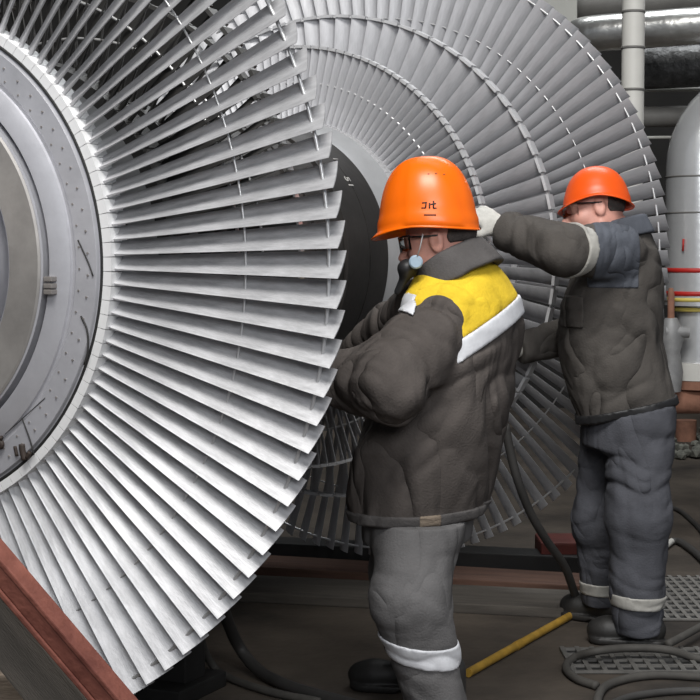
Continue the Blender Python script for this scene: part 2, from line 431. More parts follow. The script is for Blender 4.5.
def loft(P, S, f, n=2.3, fold=0., seed=0, tilt=0., fm=None):
    """S rows: z, cx, cy, half-lateral, half-depth; f: facing (x,y)"""
    S = np.array(S, float); S = S[np.argsort(S[:,0])]; z = P[:,2]
    I = [np.interp(z, S[:,0], S[:,k]) for k in range(1,5)]
    dx, dy = P[:,0]-I[0], P[:,1]-I[1]; f = unit(f); u = dx*f[0]+dy*f[1]; v = -dx*f[1]+dy*f[0]
    a, b = I[2], I[3]
    q = (np.abs(u/b)**n+np.abs(v/a)**n)**(1/n); d = (q-1)*np.minimum(a,b)*.92
    if fold:
        ang = np.arctan2(v, u)
        w = np.stack([u*(fm[0])+z*fm[2]+seed, v*fm[0]-z*fm[2]*.7+seed*2, z*fm[1]+seed*5], 1)
        w += 1.5*noise(P*4+seed)[:,None]
        d = d-fold*(ridge(w)-.35)
    zl = S[0,0]-tilt*u
    return smax(smax(d, zl-z, .01), z-S[-1,0], .03)

def surface(name, fn, lo, hi, h, m, parent, smooth=1, origin=None):
    lo = np.array(lo, float); hi = np.array(hi, float); B = 8
    n = (np.ceil((hi-lo)/h/B).astype(int)+1)*B
    nb = n//B
    gc = [lo[k]+(np.arange(nb[k])*B+B/2)*h for k in range(3)]
    C = np.stack(np.meshgrid(*gc, indexing='ij'), -1).reshape(-1,3)
    dc = fn(C); act = np.abs(dc) < B*h*1.05+.03
    G = np.empty(n, np.float32)
    G.reshape(nb[0],B,nb[1],B,nb[2],B)[...] = np.where(dc.reshape(nb)<0, -1, 1).astype(np.float32)[:,None,:,None,:,None]
    idx = np.argwhere(act.reshape(nb))
    loc = np.stack(np.meshgrid(np.arange(B),np.arange(B),np.arange(B), indexing='ij'), -1).reshape(-1,3)
    for s in range(0, len(idx), 400):
        I = (idx[s:s+400,None,:]*B+loc[None]).reshape(-1,3)
        G[I[:,0],I[:,1],I[:,2]] = fn(lo+I*h)
    neg = G < 0
    sh = (n[0]-1, n[1]-1, n[2]-1)
    corners = [(i,j,k) for i in (0,1) for j in (0,1) for k in (0,1)]
    cnt = np.zeros(sh, np.int8)
    for i,j,k in corners: cnt += neg[i:i+sh[0], j:j+sh[1], k:k+sh[2]]
    cells = np.argwhere((cnt > 0) & (cnt < 8))
    vid = -np.ones(sh, np.int64); vid[tuple(cells.T)] = np.arange(len(cells))
    acc = np.zeros((len(cells),3)); num = np.zeros(len(cells))
    for axx in range(3):
        e = np.zeros(3, int); e[axx] = 1
        for c in corners:
            if c[axx]: continue
            p = cells+np.array(c); q = p+e
            a = G[tuple(p.T)]; b = G[tuple(q.T)]; mk = (a<0) != (b<0)
            t = np.where(mk, a/np.where(mk, a-b, 1), 0)
            pt = p+t[:,None]*e; acc[mk] += pt[mk]; num[mk] += 1
    V = lo+acc/num[:,None]*h
    F = []
    for axx in range(3):
        e = np.zeros(3, int); e[axx] = 1; o1, o2 = [k for k in range(3) if k != axx]
        a = neg; sl0 = [slice(1,n[k]-1) for k in range(3)]; sl0[axx] = slice(0, n[axx]-1)
        sl1 = list(sl0); sl1[axx] = slice(1, n[axx])
        ch = a[tuple(sl0)] != a[tuple(sl1)]
        E = np.argwhere(ch)+np.array([s.start for s in sl0])
        ok = np.ones(len(E), bool)
        d1 = np.zeros(3,int); d1[o1] = 1; d2 = np.zeros(3,int); d2[o2] = 1
        q = [vid[tuple((E-x).T)] for x in (0*d1, d1, d1+d2, d2)]
        Q = np.stack(q, 1); flip = neg[tuple(E.T)]
        if axx == 1: flip = ~flip
        Q[flip] = Q[flip][:, ::-1]; F.append(Q)
    F = np.concatenate(F); F = F[(F>=0).all(1)][:, ::-1]
    # light laplacian smoothing
    for _ in range(smooth):
        s = np.zeros_like(V); c = np.zeros(len(V))
        for k in range(4):
            np.add.at(s, F[:,k], V[F[:,(k+1)%4]]+V[F[:,(k-1)%4]]); np.add.at(c, F[:,k], 2)
        V = V*.5+.5*s/np.maximum(c,1)[:,None]
    org = np.array(parent.location) if parent is not None else np.zeros(3)
    me = bpy.data.meshes.new(name); V = V-org
    me.vertices.add(len(V)); me.vertices.foreach_set('co', V.astype(np.float32).ravel())
    me.loops.add(len(F)*4); me.loops.foreach_set('vertex_index', F.astype(np.int32).ravel())
    me.polygons.add(len(F)); me.polygons.foreach_set('loop_start', np.arange(len(F), dtype=np.int32)*4)
    me.update(calc_edges=True); me.validate()
    me.polygons.foreach_set('use_smooth', np.ones(len(me.polygons), bool))
    fixn(me)
    return link(name, me, m, parent)

def frame(f, pitch=0., roll=0.):
    """head frame rows: forward, left, up; pitch down and roll (top towards the left side) in degrees"""
    f = unit([f[0], f[1], 0]); u = A3(0,0,1); l = np.cross(u, f)
    p = math.radians(pitch); f2 = f*math.cos(p)-u*math.sin(p); u2 = u*math.cos(p)+f*math.sin(p)
    r = math.radians(roll); l3 = l*math.cos(r)-u2*math.sin(r); u3 = u2*math.cos(r)+l*math.sin(r)
    return np.stack([f2, l3, u3])

def head_sdf(P, c, R):
    q = (P-c)@R.T; I = np.eye(3); E = lambda x,y,z,a,b,d: ell(q, (x,y,z), I, (a,b,d))
    d = E(-.012,0,.03,.098,.076,.088)
    d = smin(d, E(.018,0,-.035,.070,.062,.078), .03)
    d = smin(d, E(.052,0,-.092,.030,.030,.022), .03)
    for s in (-1,1):
        d = smin(d, E(.048,s*.040,-.028,.030,.026,.024), .02)            # cheek
        d = smin(d, cap(q, A3(-.01,s*.058,-.055), A3(.05,s*.028,-.092), .018,.016), .02)   # jaw
        d = smax(d, -E(.092,s*.032,.006,.020,.018,.013), .012)           # socket
        d = smin(d, E(.072,s*.031,.004,.014,.014,.012), .004)            # eyeball
        d = smin(d, cap(q, A3(.080,s*.014,.022), A3(.072,s*.050,.020), .007,.006), .008)   # brow
        ear = smax(E(-.012,s*.078,-.003,.021,.011,.033), -E(-.008,s*.090,-.001,.011,.007,.019), .006)
        d = smin(d, ear, .006)
    d = smin(d, chain(q, [A3(.086,0,.008), A3(.108,0,-.030)], [.009,.013], .01), .012)
    for s in (-1,1): d = smin(d, E(.098,s*.012,-.036,.010,.009,.008), .006)
    d = smin(d, cap(q, A3(.082,-.020,-.060), A3(.082,.020,-.060), .007,.007), .008)
    d = smin(d, cap(q, A3(.078,-.017,-.072), A3(.078,.017,-.072), .008,.008), .008)
    return d

def hand_sdf(P, w, d, n, s, curl, scale=1.0):
    """w wrist, d finger direction, n palm-side normal, s thumb side; curl in radians per joint"""
    w = np.array(w); d = unit(d); n = unit(np.array(n)-np.dot(n,d)*d); s0 = np.cross(d, n); s = s0 if np.dot(s0,s) > 0 else -s0
    k = scale
    D = ell(P, w+d*.050*k, np.stack([d,s,n]), (.056*k,.044*k,.021*k))
    D = smin(D, cap(P, w-d*.04, w+d*.02*k, .034*k,.032*k), .02)
    for i, (off, ln) in enumerate(((.031,.072),(.011,.080),(-.010,.075),(-.030,.060))):
        base = w+d*.082*k+s*off*k; a = curl*.5; pts = [w+d*.05*k+s*off*k*.9, base]; p = base
        for j, fr in enumerate((.45,.32,.28)):
            dir_ = d*math.cos(a)+n*math.sin(a); p = p+dir_*ln*fr*k*1.15; pts.append(p); a += curl
        D = smin(D, chain(P, pts, [.012*k,.0125*k,.0115*k,.0105*k,.0090*k], .004), .005)
    tb = w+d*.022*k+s*.030*k; t1 = tb+(s*.75+d*.55+n*.35)*.040*k; t2 = t1+(s*.25+d*.75+n*.6)*.032*k; t3 = t2+(d*.8+n*.55-s*.1)*.022*k
    D = smin(D, chain(P, [tb,t1,t2,t3], [.017*k,.014*k,.012*k,.010*k], .006), .010)
    return D

def boot_sdf(P, ankle, toe, k=1.0):
    f = unit([toe[0]-ankle[0], toe[1]-ankle[1], 0]); l = np.cross([0,0,1.], f); a = A3(ankle[0], ankle[1], 0)
    q = (P-a)@np.stack([f,l,[0,0,1.]]).T; I = np.eye(3)
    q = q.copy(); q[:,0] = np.where(q[:,0] > 0, q[:,0]/k, q[:,0])
    d = cap(q, A3(-.01,0,.24), A3(-.01,0,.09), .052,.052)
    d = smin(d, cap(q, A3(-.045,0,.055), A3(.13,0,.050), .042,.040), .04)
    d = smin(d, ell(q, (.15,0,.045), I, (.075,.052,.048)), .03)
    sole = smax(smin(cap(q, A3(-.05,0,.02), A3(.16,.005,.02), .044,.052), cap(q, A3(.05,0,.02), A3(.16,0,.02), .046,.052), .02), q[:,2]-.026, .004)
    sole = smax(sole, -(q[:,2]-.002), .004)
    heelcut = smax(np.abs(q[:,0]-.035)-.02, q[:,2]-.012, .004)
    sole = smax(sole, -heelcut, .004)
    d = smax(d, -(q[:,2]-.012), .006)
    return smin(d, sole, .003)

def helmet(parent, c, R, a, b, h, brim, arch, m, ridge_h=.004, peak=1.0, full=.80, lip=.010, led=.022):
    nu, nv = 96, 26; V = []; F = []
    for i in range(nu):
        ps = 2*PI*i/nu; cf, sf = math.cos(ps), math.sin(ps)
        front = max(0, cf)**2; back = max(0,-cf)**2
        zr = -arch*(abs(cf)**1.5)+arch*.35
        for j in range(nv+5):
            if j <= nv:
                t = j/nv; el = PI/2*(1-t)
                rr = math.cos(el)**full; zz = zr+(h-zr)*math.sin(el)**1.0
                x, y = a*cf*rr, b*sf*rr
                if ridge_h:
                    w = 1/(1+math.exp((abs(y)-.042)/.004)); k = ridge_h*w*min(1, (1-t)*6)
                    zz += k; x *= 1+k*3
                # ledge low on the shell
                g = 1+(.022/(1+math.exp((x-.025)/.002))/(1+math.exp(-(abs(y)-.062)/.003)) if ridge_h else 0); x *= g; y *= g
                g = 1+led/(1+math.exp((zz-zr-.034)/.004)); x *= g; y *= g
            else:
                q = (j-nv)/5*1.0
                e = brim[0]*front*peak+brim[1]*back+brim[2]*(1-front-back)
                ex = e*q; x = (a*(1+led)+ex)*cf; y = (b*(1+led)+ex)*sf; zz = zr-.30*e*q*q-lip*math.sin(q*PI/2)*(.4+.6*front)
            p = c+R[0]*x+R[1]*y+R[2]*zz; V.append(p)
    n = nv+5
    for i in range(nu):
        k = (i+1) % nu
        for j in range(n-1): F.append((i*(n)+j, k*(n)+j, k*(n)+j+1, i*(n)+j+1))
    # re-index: rows hold n entries
    V = np.array(V).reshape(nu, -1, 3)[:, :n].reshape(-1,3)-np.array(parent.location)
    me = pydata('hard_hat', V, F)
    bm = bmesh.new(); bm.from_mesh(me); bmesh.ops.remove_doubles(bm, verts=bm.verts[:], dist=1e-5)
    bmesh.ops.recalc_face_normals(bm, faces=bm.faces[:]); bm.to_mesh(me); bm.free()
    o = link('hard_hat', me, m, parent); md = o.modifiers.new('shell', 'SOLIDIFY'); md.thickness = .004; md.offset = -1
    return o
def cuff(P, d, e, w):
    ax = unit(np.array(w)-np.array(e)); h = (P-np.array(w))@ax
    return smax(d, h-.006, .006)
def shell(fn, off, *clips):
    def g(P):
        d = fn(P)-off
        for c in clips: d = smax(d, c(P), .002)
        return d
    return g
def slab(p, n, w):
    p = np.array(p); n = unit(n); return lambda P: np.abs((P-p)@n)-w
def half(p, n):
    p = np.array(p); n = unit(n); return lambda P: (P-p)@n
def ball(p, r): p = np.array(p); return lambda P: np.linalg.norm(P-p, axis=1)-r
def within(fn, r): return lambda P: fn(P)-r

def bounds(pts, pad): pts = np.array(pts); return pts.min(0)-pad, pts.max(0)+pad

# ------------------------------------------------------------------ worker at the front
def zat(py, Y): return at(350, py, Y)[2]
W1 = empty('person', (.24, 4.55, 0))
tag(W1, 'person in charcoal jacket with yellow shoulders and orange hard hat, reaching behind the near blades', 'person')
f1 = unit([-.90,.43]); l1 = np.array([-f1[1], f1[0]])
YB = 4.50
def sec(py, px, a, b, Y=YB): p = at(px, py, Y); return (p[2], p[0], Y, a, b)
T1 = [sec(517,418,.225,.178), sec(500,419,.228,.180), sec(445,428,.245,.190), sec(400,444,.240,.180), sec(360,455,.235,.165), sec(325,462,.225,.155), sec(298,462,.200,.140), sec(278,461,.150,.115), sec(262,459,.095,.090)]
shL = at(438,332,4.33); elL = at(389,385,4.19); wrL = at(318,376,4.40)
shR = at(423,308,4.66); elR = at(392,325,4.90); wrR = at(352,355,5.16)
def sleeves1(P, k=0.):
    d = chain(P, [shL, elL], [.092,.100], .03, fold=.026, fa=11, fc=5, s=3)
    d = smin(d, cap(P, at(408,352,4.28), at(378,375,4.27), .085,.075, .022, 12, 5, 8), .05)
    d = smin(d, cap(P, elL, wrL, .094,.066, .024, 13, 5, 5), .03)
    e = chain(P, [shR, elR, wrR], [.085,.070,.055], .03, fold=.014, fa=15, fc=5, s=9)
    return np.minimum(cuff(P, d, elL, wrL), cuff(P, e, elR, wrR))
def torso1(P): return loft(P, T1, f1, 2.25, .022, 2, .05, (6.5, 1.6, 4.0))
def torso1p(P): return loft(P, T1, f1, 2.25, 0, 2, .05)
def jacket1(P):
    return smin(torso1(P), sleeves1(P), .022)
lo, hi = bounds([shL, elL, wrL, shR, elR, wrR, A3(.58,4.7,.60), A3(-.02,4.2,1.40)], .12)
surface('jacket', jacket1, lo, hi, .0065, M['jacket'], W1)
# yellow yoke: top of the torso above a plane rising towards the back
pa, pb = at(466,333,4.36), at(521,293,4.55)
ydir = unit(pb-pa); yn = unit(np.cross(np.array([ydir[0]*0+0, 1., 0.]), ydir)); 
if yn[2] < 0: yn = -yn
fplane = half(pa, -yn)
hasl = lambda P: (P[:,2]-zat(262,4.5))
ylo = np.minimum(at(380,350,4.15), at(380,350,4.85)); ylo[1] = 4.15
yhi = np.maximum(at(540,240,4.15), at(540,240,4.85)); yhi[1] = 4.85
surface('yoke', shell(lambda P: np.minimum(torso1(P)-.005, torso1p(P)-.008), 0, fplane), ylo, yhi, .006, M['yellow'], W1)
bandmid = pa-yn*.026
surface('reflective_band', shell(lambda P: np.minimum(torso1(P)-.0075, torso1p(P)-.012), 0, slab(bandmid, yn, .026), half(A3(*(np.array([at(462,320,YB)[0], YB])+f1*.02), 0), (f1[0], f1[1], 0))), ylo-.1, yhi, .006, M['reflect'], W1)
# hem band
hem0 = T1[0]
hemfn = lambda P: np.abs(P[:,2]-(hem0[0]-.05*((P[:,0]-hem0[1])*f1[0]+(P[:,1]-hem0[2])*f1[1]))-.020)-.016
surface('hem_band', shell(torso1, .006, hemfn), (-.1,4.2,.55), (.65,4.8,.76), .006, M['collar'], W1)
hl = at(430,509,4.3)
surface('hem_label', shell(torso1, .0095, hemfn, lambda P: np.abs(P[:,0]-hl[0])-.030, half(A3(0,4.5,0), (0,1,0))), (hl[0]-.1,4.1,.55), (hl[0]+.1,4.6,.76), .004, M['timber'], W1)['label'] = 'pale brown label on the hem'
# chest tape
ct = at(397,301,4.45)
surface('chest_tape', shell(lambda P: smin(torso1p(P), sleeves1(P), .05), .010, slab(ct, (.9,.1,-.5), .024), slab(ct, (.5,.1,.9), .032), half(A3(0,4.47,0),(0,1,0))), ct-A3(.1,.3,.1), ct+A3(.1,.3,.1), .005, M['reflect'], W1)
# collar: tilted ring round the neck
cc = at(455,268,4.47); cu = unit([-.46,.18,.87])
def collar1(P):
    q = P-cc; hgt = q@cu; r = np.linalg.norm(q-hgt[:,None]*cu, axis=1); R0 = .104-.30*(hgt)
    return smax(np.abs(r-R0)-.011, np.abs(hgt)-.040, .012)-.003-.004*noise(P*30)
surface('collar', collar1, cc-.20, cc+.20, .005, M['collar'], W1)
# head and body
hd1 = at(438,241,4.47); RH1 = frame((-.965,.26), 10, 0)
hipL = at(432,458,4.42); knL = at(410,597,4.30); anL = at(440,712,4.35)
hipR = at(412,458,4.60); knR = at(404,575,4.74); anR = at(410,655,4.98)
hL = unit(wrL-elL); hR = unit(wrR-elR)
def body1(P):
    d = head_sdf(P, hd1, RH1)
    d = smin(d, cap(P, hd1+RH1[0]*-.025-RH1[2]*.05, at(460,275,4.49), .058,.066), .03)
    t = loft(P, [(s[0]+.004, s[1], s[2], s[3]*.82, s[4]*.80) for s in T1], f1, 2.2)
    d = smin(d, t, .03)
    for a,b,c in ((shL,elL,wrL),(shR,elR,wrR)): d = smin(d, chain(P, [a,b,c,c+unit(c-b)*.025], [.055,.045,.030,.028], .02), .03)
    for a,b,c in ((hipL,knL,anL),(hipR,knR,anR)): d = smin(d, chain(P, [a,b,c], [.085,.055,.040], .02), .03)
    for an in (anL, anR): d = smin(d, cap(P, an, A3(an[0]-.04, an[1]+.015, .060), .032,.026), .02)
    return d
lo, hi = bounds([wrR, wrL, hd1+A3(0,0,.13), A3(.55,4.75,.05), hd1], .10); lo[2] = .01
surface('body', body1, lo, hi, .0055, M['skin'], W1)
hh1 = at(428,227,4.47); RHH = frame((-.93,.36), 3, 0)
HT1 = helmet(W1, hh1, RHH, .137, .121, .192, (.026,.005,.005), .014, M['helmet'], full=.74, lip=.014, led=.045)
# small print on the helmet shell
def stamp(o, name, W, segs, cpx, Y, m, c, R, a, b, h, r=.0013):
    from mathutils.bvhtree import BVHTree
    wl_ = Vector(W.location); tree = BVHTree.FromPolygons([v.co+wl_ for v in o.data.vertices], [tuple(p.vertices) for p in o.data.polygons])
    parts = []
    for s in segs:
        pts = []
        for (x, y) in s:
            # where the line of sight meets the shell
            d = unit(at(x, y, Y)-np.array([0,0,CAMH])); hit = tree.ray_cast(Vector((0,0,CAMH)), Vector(d))[0]
            if hit is not None: pts.append(np.array(hit)-np.array(W.location))
        if len(pts) > 1: parts.append(tube(pts, r, 6))
    if parts: link(name, pydata(name, *merge(parts)), m, o)
HA = (hh1, RHH, .138, .122, .194)
stamp(HT1, 'printed_mark', W1, [[(422,203),(427,202.5)],[(426,202.5),(425.5,208)],[(425.5,208),(421.5,208)],[(429.5,203),(429.5,208.5)],[(433.5,201),(433.5,208.5)],[(430.5,204.5),(436,203.5)],[(433.5,208.5),(436.5,208)]], 0, 4.47, M['ink'], *HA, r=.0022)
stamp(HT1, 'printed_bar', W1, [[(424,215),(427,215),(430,215),(433,215),(436,215)]], 0, 4.47, M['ink'], *HA, r=.0022)
stamp(HT1, 'vent_hole', W1, [[(427.5,174),(429.5,174)],[(435,173.5),(437,173.5)],[(443,174.5),(445,174.5)]], 0, 4.47, M['rust'], *HA, r=.0018)
# hair, glasses, respirator
surface('hair', shell(lambda P: head_sdf(P, hd1, RH1), .006, lambda P: (P-hd1)@RH1[0]+.040+.25*np.abs((P-hd1)@RH1[2]), lambda P: -((P-hd1)@RH1[2])-.014), hd1-.15, hd1+.15, .005, M['hair'], W1)
def glasses(W, c, R, m2):
    L = lambda x,y,z: c+R[0]*x+R[1]*y+R[2]*z-np.array(W.location)
    V = []; F = []; n = 17
    for i in range(n):
        a = -1.15+2.3*i/(n-1)
        for z in (-.020,.0,.020): V.append(L(.030+.078*math.cos(a), .076*math.sin(a), z+.006))
    for i in range(n-1):
        for k in range(2): F.append((i*3+k, i*3+k+1, i*3+k+4, i*3+k+3))
    o = link('safety_glasses', pydata('safety_glasses', V, F), M['lens'], W); md = o.modifiers.new('t','SOLIDIFY'); md.thickness = .002
    parts = [tube([L(.030+.078*math.cos(-1.15+2.3*i/20), .076*math.sin(-1.15+2.3*i/20), .026) for i in range(21)], .0028, 6)]
    for s in (-1,1): parts.append(tube([L(.061,s*.070,.022), L(.02,s*.082,.016), L(-.02,s*.084,.012)], .003, 6))
    link('glasses_frame', pydata('glasses_frame', *merge(parts)), m2, o)
glasses(W1, hd1, RH1, M['black'])
rp = at(408,268,4.42)
surface('respirator', lambda P: smin(ell(P, rp, RH1, (.030,.035,.026)), cap(P, rp+A3(0,0,-.01), at(397,292,4.44), .016,.009), .015), rp-.14, rp+.12, .004, M['black'], W1)
fc = at(416,262,4.36)
link('filter_cap', sharp(pydata('filter_cap', *tube([fc+A3(0,.03,0)-np.array(W1.location), fc-np.array(W1.location), fc+A3(0,-.004,0)-np.array(W1.location)], .017, 20, radii=[.019,.019,.015])), 30), M['blue'], W1)
st = [at(423,234,4.36), at(420,248,4.35), at(416,260,4.36)]
link('mask_strap', pydata('mask_strap', *tube([p-np.array(W1.location) for p in st], .0018, 6)), M['cast'], W1)
# gloves
lo, hi = bounds([wrR-.05, wrR+hR*.2], .09)
surface('glove', lambda P: hand_sdf(P, wrR+hR*.015, unit(hR+A3(-.1,.3,.0)), A3(-.5,.2,-.9), A3(.6,.0,.6), .5, 1.05), lo, hi, .004, M['glove'], W1)
lo, hi = bounds([wrL-.05, wrL+hL*.2], .09)
surface('glove', lambda P: hand_sdf(P, wrL+hL*.012, unit(hL+A3(0,.1,.05)), A3(.0,.9,-.3), A3(0,.2,.9), .6, 1.05), lo, hi, .004, M['glove'], W1)
# trousers
def trousers1(P):
    d = loft(P, [(s[0], s[1], s[2], s[3]*.86, s[4]*.86) for s in [sec(540,417,.20,.17), sec(500,419,.225,.175), sec(430,430,.22,.175)]], f1, 2.3)
    d = smin(d, chain(P, [hipL, knL, anL], [.124,.102,.082], .05, fold=.010, fa=11, fc=5, s=2), .05)
    e = chain(P, [hipR, knR, anR], [.125,.092,.078], .05, fold=.012, fa=12, fc=5, s=4)
    d = smin(d, e, .03)
    for a, k in ((anL, knL), (anR, knR)): d = smax(d, (P-a)@unit(a-k)-.03, .006)
    return smax(d, torso1(P)+.012-8*np.clip(T1[0][0]+.015-P[:,2], 0, 1), .01)
lo, hi = bounds([hipL, knL, anL, hipR, knR, anR], .17); lo[2] = .03
surface('trousers', trousers1, lo, hi, .0065, M['trouser'], W1)
tb = at(425,647,4.33)
surface('shin_band', shell(trousers1, .005, slab(tb, at(411,580,4.30)-at(430,700,4.34)+A3(.10,0,0), .030), half(A3(0,4.62,0),(0,1,0))), tb-.16, tb+.16, .005, M['reflect'], W1)
for an, dr in ((anL, (-.85,.35)), (anR+A3(.012,0,0), (-.93,.25))):
    a = A3(an[0]+.01, an[1], 0); toe = a+A3(dr[0], dr[1], 0)
    lo, hi = bounds([a, a+unit(A3(dr[0],dr[1],0))*.2, a+A3(0,0,.3)], .10); lo[2] = -.02
    surface('boot', lambda P, a=a, toe=toe: boot_sdf(P, a, toe), lo, hi, .005, M['boot'], W1)

# ------------------------------------------------------------------ worker at the back
W2 = empty('person', (1.0, 5.68, 0))
tag(W2, 'person in grey workwear and red-orange hard hat reaching left into the far blades', 'person')
f2 = unit([-.98,.20]); YC = 5.68
def sec2(py, px, a, b): p = at(px, py, YC); return (p[2], p[0], YC, a, b)
T2 = [sec2(414,627,.205,.180), sec2(400,624,.21,.188), sec2(370,616,.212,.186), sec2(340,609,.215,.184), sec2(305,611,.222,.180), sec2(270,618,.220,.150), sec2(248,624,.185,.118), sec2(234,626,.115,.088), sec2(222,622,.080,.075)]
s2L = at(618,252,5.50); e2L = at(563,250,5.34); w2L = at(506,231,5.50)
s2R = at(626,254,5.88); e2R = at(586,332,5.88); w2R = at(520,347,5.80)
def sleeves2(P):
    d = chain(P, [s2L, e2L], [.094,.080], .03, fold=.013, fa=12, fc=5, s=21)
    d = smin(d, cap(P, e2L, w2L, .082,.066, .014, 14, 5, 23), .03)
    e = chain(P, [s2R, e2R, w2R], [.085,.070,.058], .03, fold=.012, fa=14, fc=5, s=25)
    return np.minimum(cuff(P, d, e2L, w2L), cuff(P, e, e2R, w2R))
def torso2(P): return loft(P, T2, f2, 2.35, .016, 12, .22, (5.5, 2.0, 3.0))
def jacket2(P):
    return smin(torso2(P), sleeves2(P), .022)
lo, hi = bounds([s2L, e2L, w2L, s2R, e2R, w2R, A3(1.24,5.9,.72), A3(.75,5.4,1.5)], .13)
surface('jacket', jacket2, lo, hi, .0068, M['jacket2'], W2)
# blue-grey shoulder panel on sleeve top and shoulder
pxl = at(590,250,5.45)[0]; pxr = at(637,250,5.5)[0]; zb = zat(288,5.5)
surface('shoulder_panel', shell(jacket2, .004, lambda P: np.maximum(pxl-P[:,0], P[:,0]-pxr), lambda P: zb-P[:,2], half(A3(0,5.66,0),(0,1,0))), (pxl-.08,5.2,zb-.08), (pxr+.08,5.75,1.56), .006, M['blue_panel'], W2)
bp = at(581,251,5.4); arm = unit(s2L-e2L)
surface('sleeve_band', shell(lambda P: sleeves2(P), .006, slab(bp-arm*.035, arm+A3(0,0,-.10), .021), lambda P: P[:,1]-5.75, lambda P: 1.28-P[:,2]), bp-.2, bp+.2, .005, M['reflect2'], W2)
b2 = at(632,240,5.55)
surface('shoulder_tape', shell(torso2, .0085, slab(b2, (1,0,.35), .010), lambda P: zat(252,5.55)-P[:,2], half(A3(0,5.68,0),(0,1,0))), b2-.14, b2+.14, .004, M['plankr'], W2)['label'] = 'thin tan tape on the shoulder'
h2 = T2[0]
hem2 = lambda P: np.abs(P[:,2]-(h2[0]-.22*((P[:,0]-h2[1])*f2[0]+(P[:,1]-h2[2])*f2[1]))-.020)-.016
surface('hem_band', shell(torso2, .006, hem2), (.7,5.4,.65), (1.3,6.0,.95), .006, M['black'], W2)
pk = at(590,330,5.45)
surface('pocket', shell(torso2, .007, lambda P: np.abs(P[:,0]-at(573,310,5.5)[0])-.035, lambda P: np.abs(P[:,2]-zat(312,5.5))-.055, half(A3(0,5.6,0),(0,1,0))), at(560,345,5.5)-A3(.05,.25,.05), at(600,280,5.6)+.05, .005, M['jacket2'], W2)
def collar2(P):
    c = at(620,231,5.64); u = unit([-.25,.1,.95]); q = P-c; hg = q@u; r = np.linalg.norm(q-hg[:,None]*u, axis=1)
    return smax(np.abs(r-(.098-.2*hg))-.010, np.abs(hg)-.034, .01)-.002
c2 = at(620,231,5.64); surface('collar', collar2, c2-.17, c2+.17, .005, M['blue_panel'], W2)
hd2 = at(594,211,5.62); RH2 = frame((-.96,.02), 8, -10)
hip2L = at(640,430,5.58); kn2L = at(638,515,5.55); an2L = at(637,620,5.58)
hip2R = at(614,430,5.80); kn2R = at(597,520,5.84); an2R = at(601,600,5.92)
for v in (hip2L, hip2R): v[2] = .84
g2L = unit(w2L-e2L); g2R = unit(w2R-e2R)
def body2(P):
    d = head_sdf(P, hd2, RH2)
    d = smin(d, cap(P, hd2-RH2[0]*.025-RH2[2]*.05, at(622,238,5.68), .058,.066), .03)
    d = smin(d, loft(P, [(s[0]+.004, s[1], s[2], s[3]*.82, s[4]*.80) for s in T2], f2, 2.2), .03)
    for a,b,c in ((s2L,e2L,w2L),(s2R,e2R,w2R)): d = smin(d, chain(P, [a,b,c,c+unit(c-b)*.025], [.055,.045,.030,.028], .02), .03)
    for a,b,c in ((hip2L,kn2L,an2L),(hip2R,kn2R,an2R)): d = smin(d, chain(P, [a,b,c], [.085,.055,.040], .02), .03)
    for an in (an2L, an2R): d = smin(d, cap(P, an, A3(an[0]-.01, an[1]+.015, .060), .030,.026), .02)
    return d
lo, hi = bounds([w2L, w2R, hd2+A3(0,0,.13), A3(1.2,6.0,.05)], .10); lo[2] = .01
surface('body', body2, lo, hi, .006, M['skin'], W2)
hh2 = at(597,203,5.62); RHH2 = frame((-.97,.10), 3, -12)
HT2 = helmet(W2, hh2, RHH2, .116, .108, .128, (.026,.014,.008), .022, M['helmet2'], ridge_h=.0)
surface('hair', shell(lambda P: head_sdf(P, hd2, RH2), .006, lambda P: (P-hd2)@RH2[0]+.040+.2*np.abs((P-hd2)@RH2[2]), lambda P: -((P-hd2)@RH2[2])-.020), hd2-.15, hd2+.15, .005, M['hair'], W2)
glasses(W2, hd2, RH2, M['black'])
mc = hd2+RH2[0]*.075-RH2[2]*.085
surface('dust_mask', lambda P: smax(ell(P, mc, RH2, (.045,.052,.036)), -head_sdf(P, hd2, RH2)-.004, .004), mc-.08, mc+.08, .004, M['white'], W2)
lo, hi = bounds([w2L-.05, w2L+g2L*.2], .10)
surface('glove', lambda P: hand_sdf(P, w2L+g2L*.02, unit(A3(-.60,.45,.50)), A3(-.35,.9,-.2), A3(-.6,-.1,.4), .45, .98), lo, hi, .0045, M['glove'], W2)
lo, hi = bounds([w2R-.05, w2R+g2R*.2], .10)
surface('glove', lambda P: hand_sdf(P, w2R+g2R*.015, unit(g2R+A3(0,.1,-.2)), A3(0,.8,-.5), A3(0,.1,.9), .6, 1.05), lo, hi, .0045, M['glove2'], W2)
def trousers2(P):
    d = loft(P, [(.70,.985,5.68,.18,.155), (.80,.985,5.68,.185,.160), (.98,.97,5.68,.185,.160)], f2, 2.3)
    d = smin(d, chain(P, [hip2L, kn2L, an2L], [.118,.106,.090], .05, fold=.014, fa=12, fc=5, s=31), .05)
    e = chain(P, [hip2R, kn2R, an2R], [.115,.085,.074], .05, fold=.012, fa=12, fc=5, s=34)
    d = smin(d, e, .02)
    for a, k in ((an2L, kn2L), (an2R, kn2R)): d = smax(d, (P-a)@unit(a-k)-.045, .008)
    u = (P[:,0]-h2[1])*f2[0]+(P[:,1]-h2[2])*f2[1]
    return smax(d, torso2(P)+.012-8*np.clip(h2[0]-.22*u+.015-P[:,2], 0, 1), .01)
lo, hi = bounds([hip2L, kn2L, an2L, hip2R, kn2R, an2R, A3(.97,5.68,1.0)], .15); lo[2] = .02
surface('trousers', trousers2, lo, hi, .0065, M['trouser2'], W2)
t1 = at(640,604,5.5)
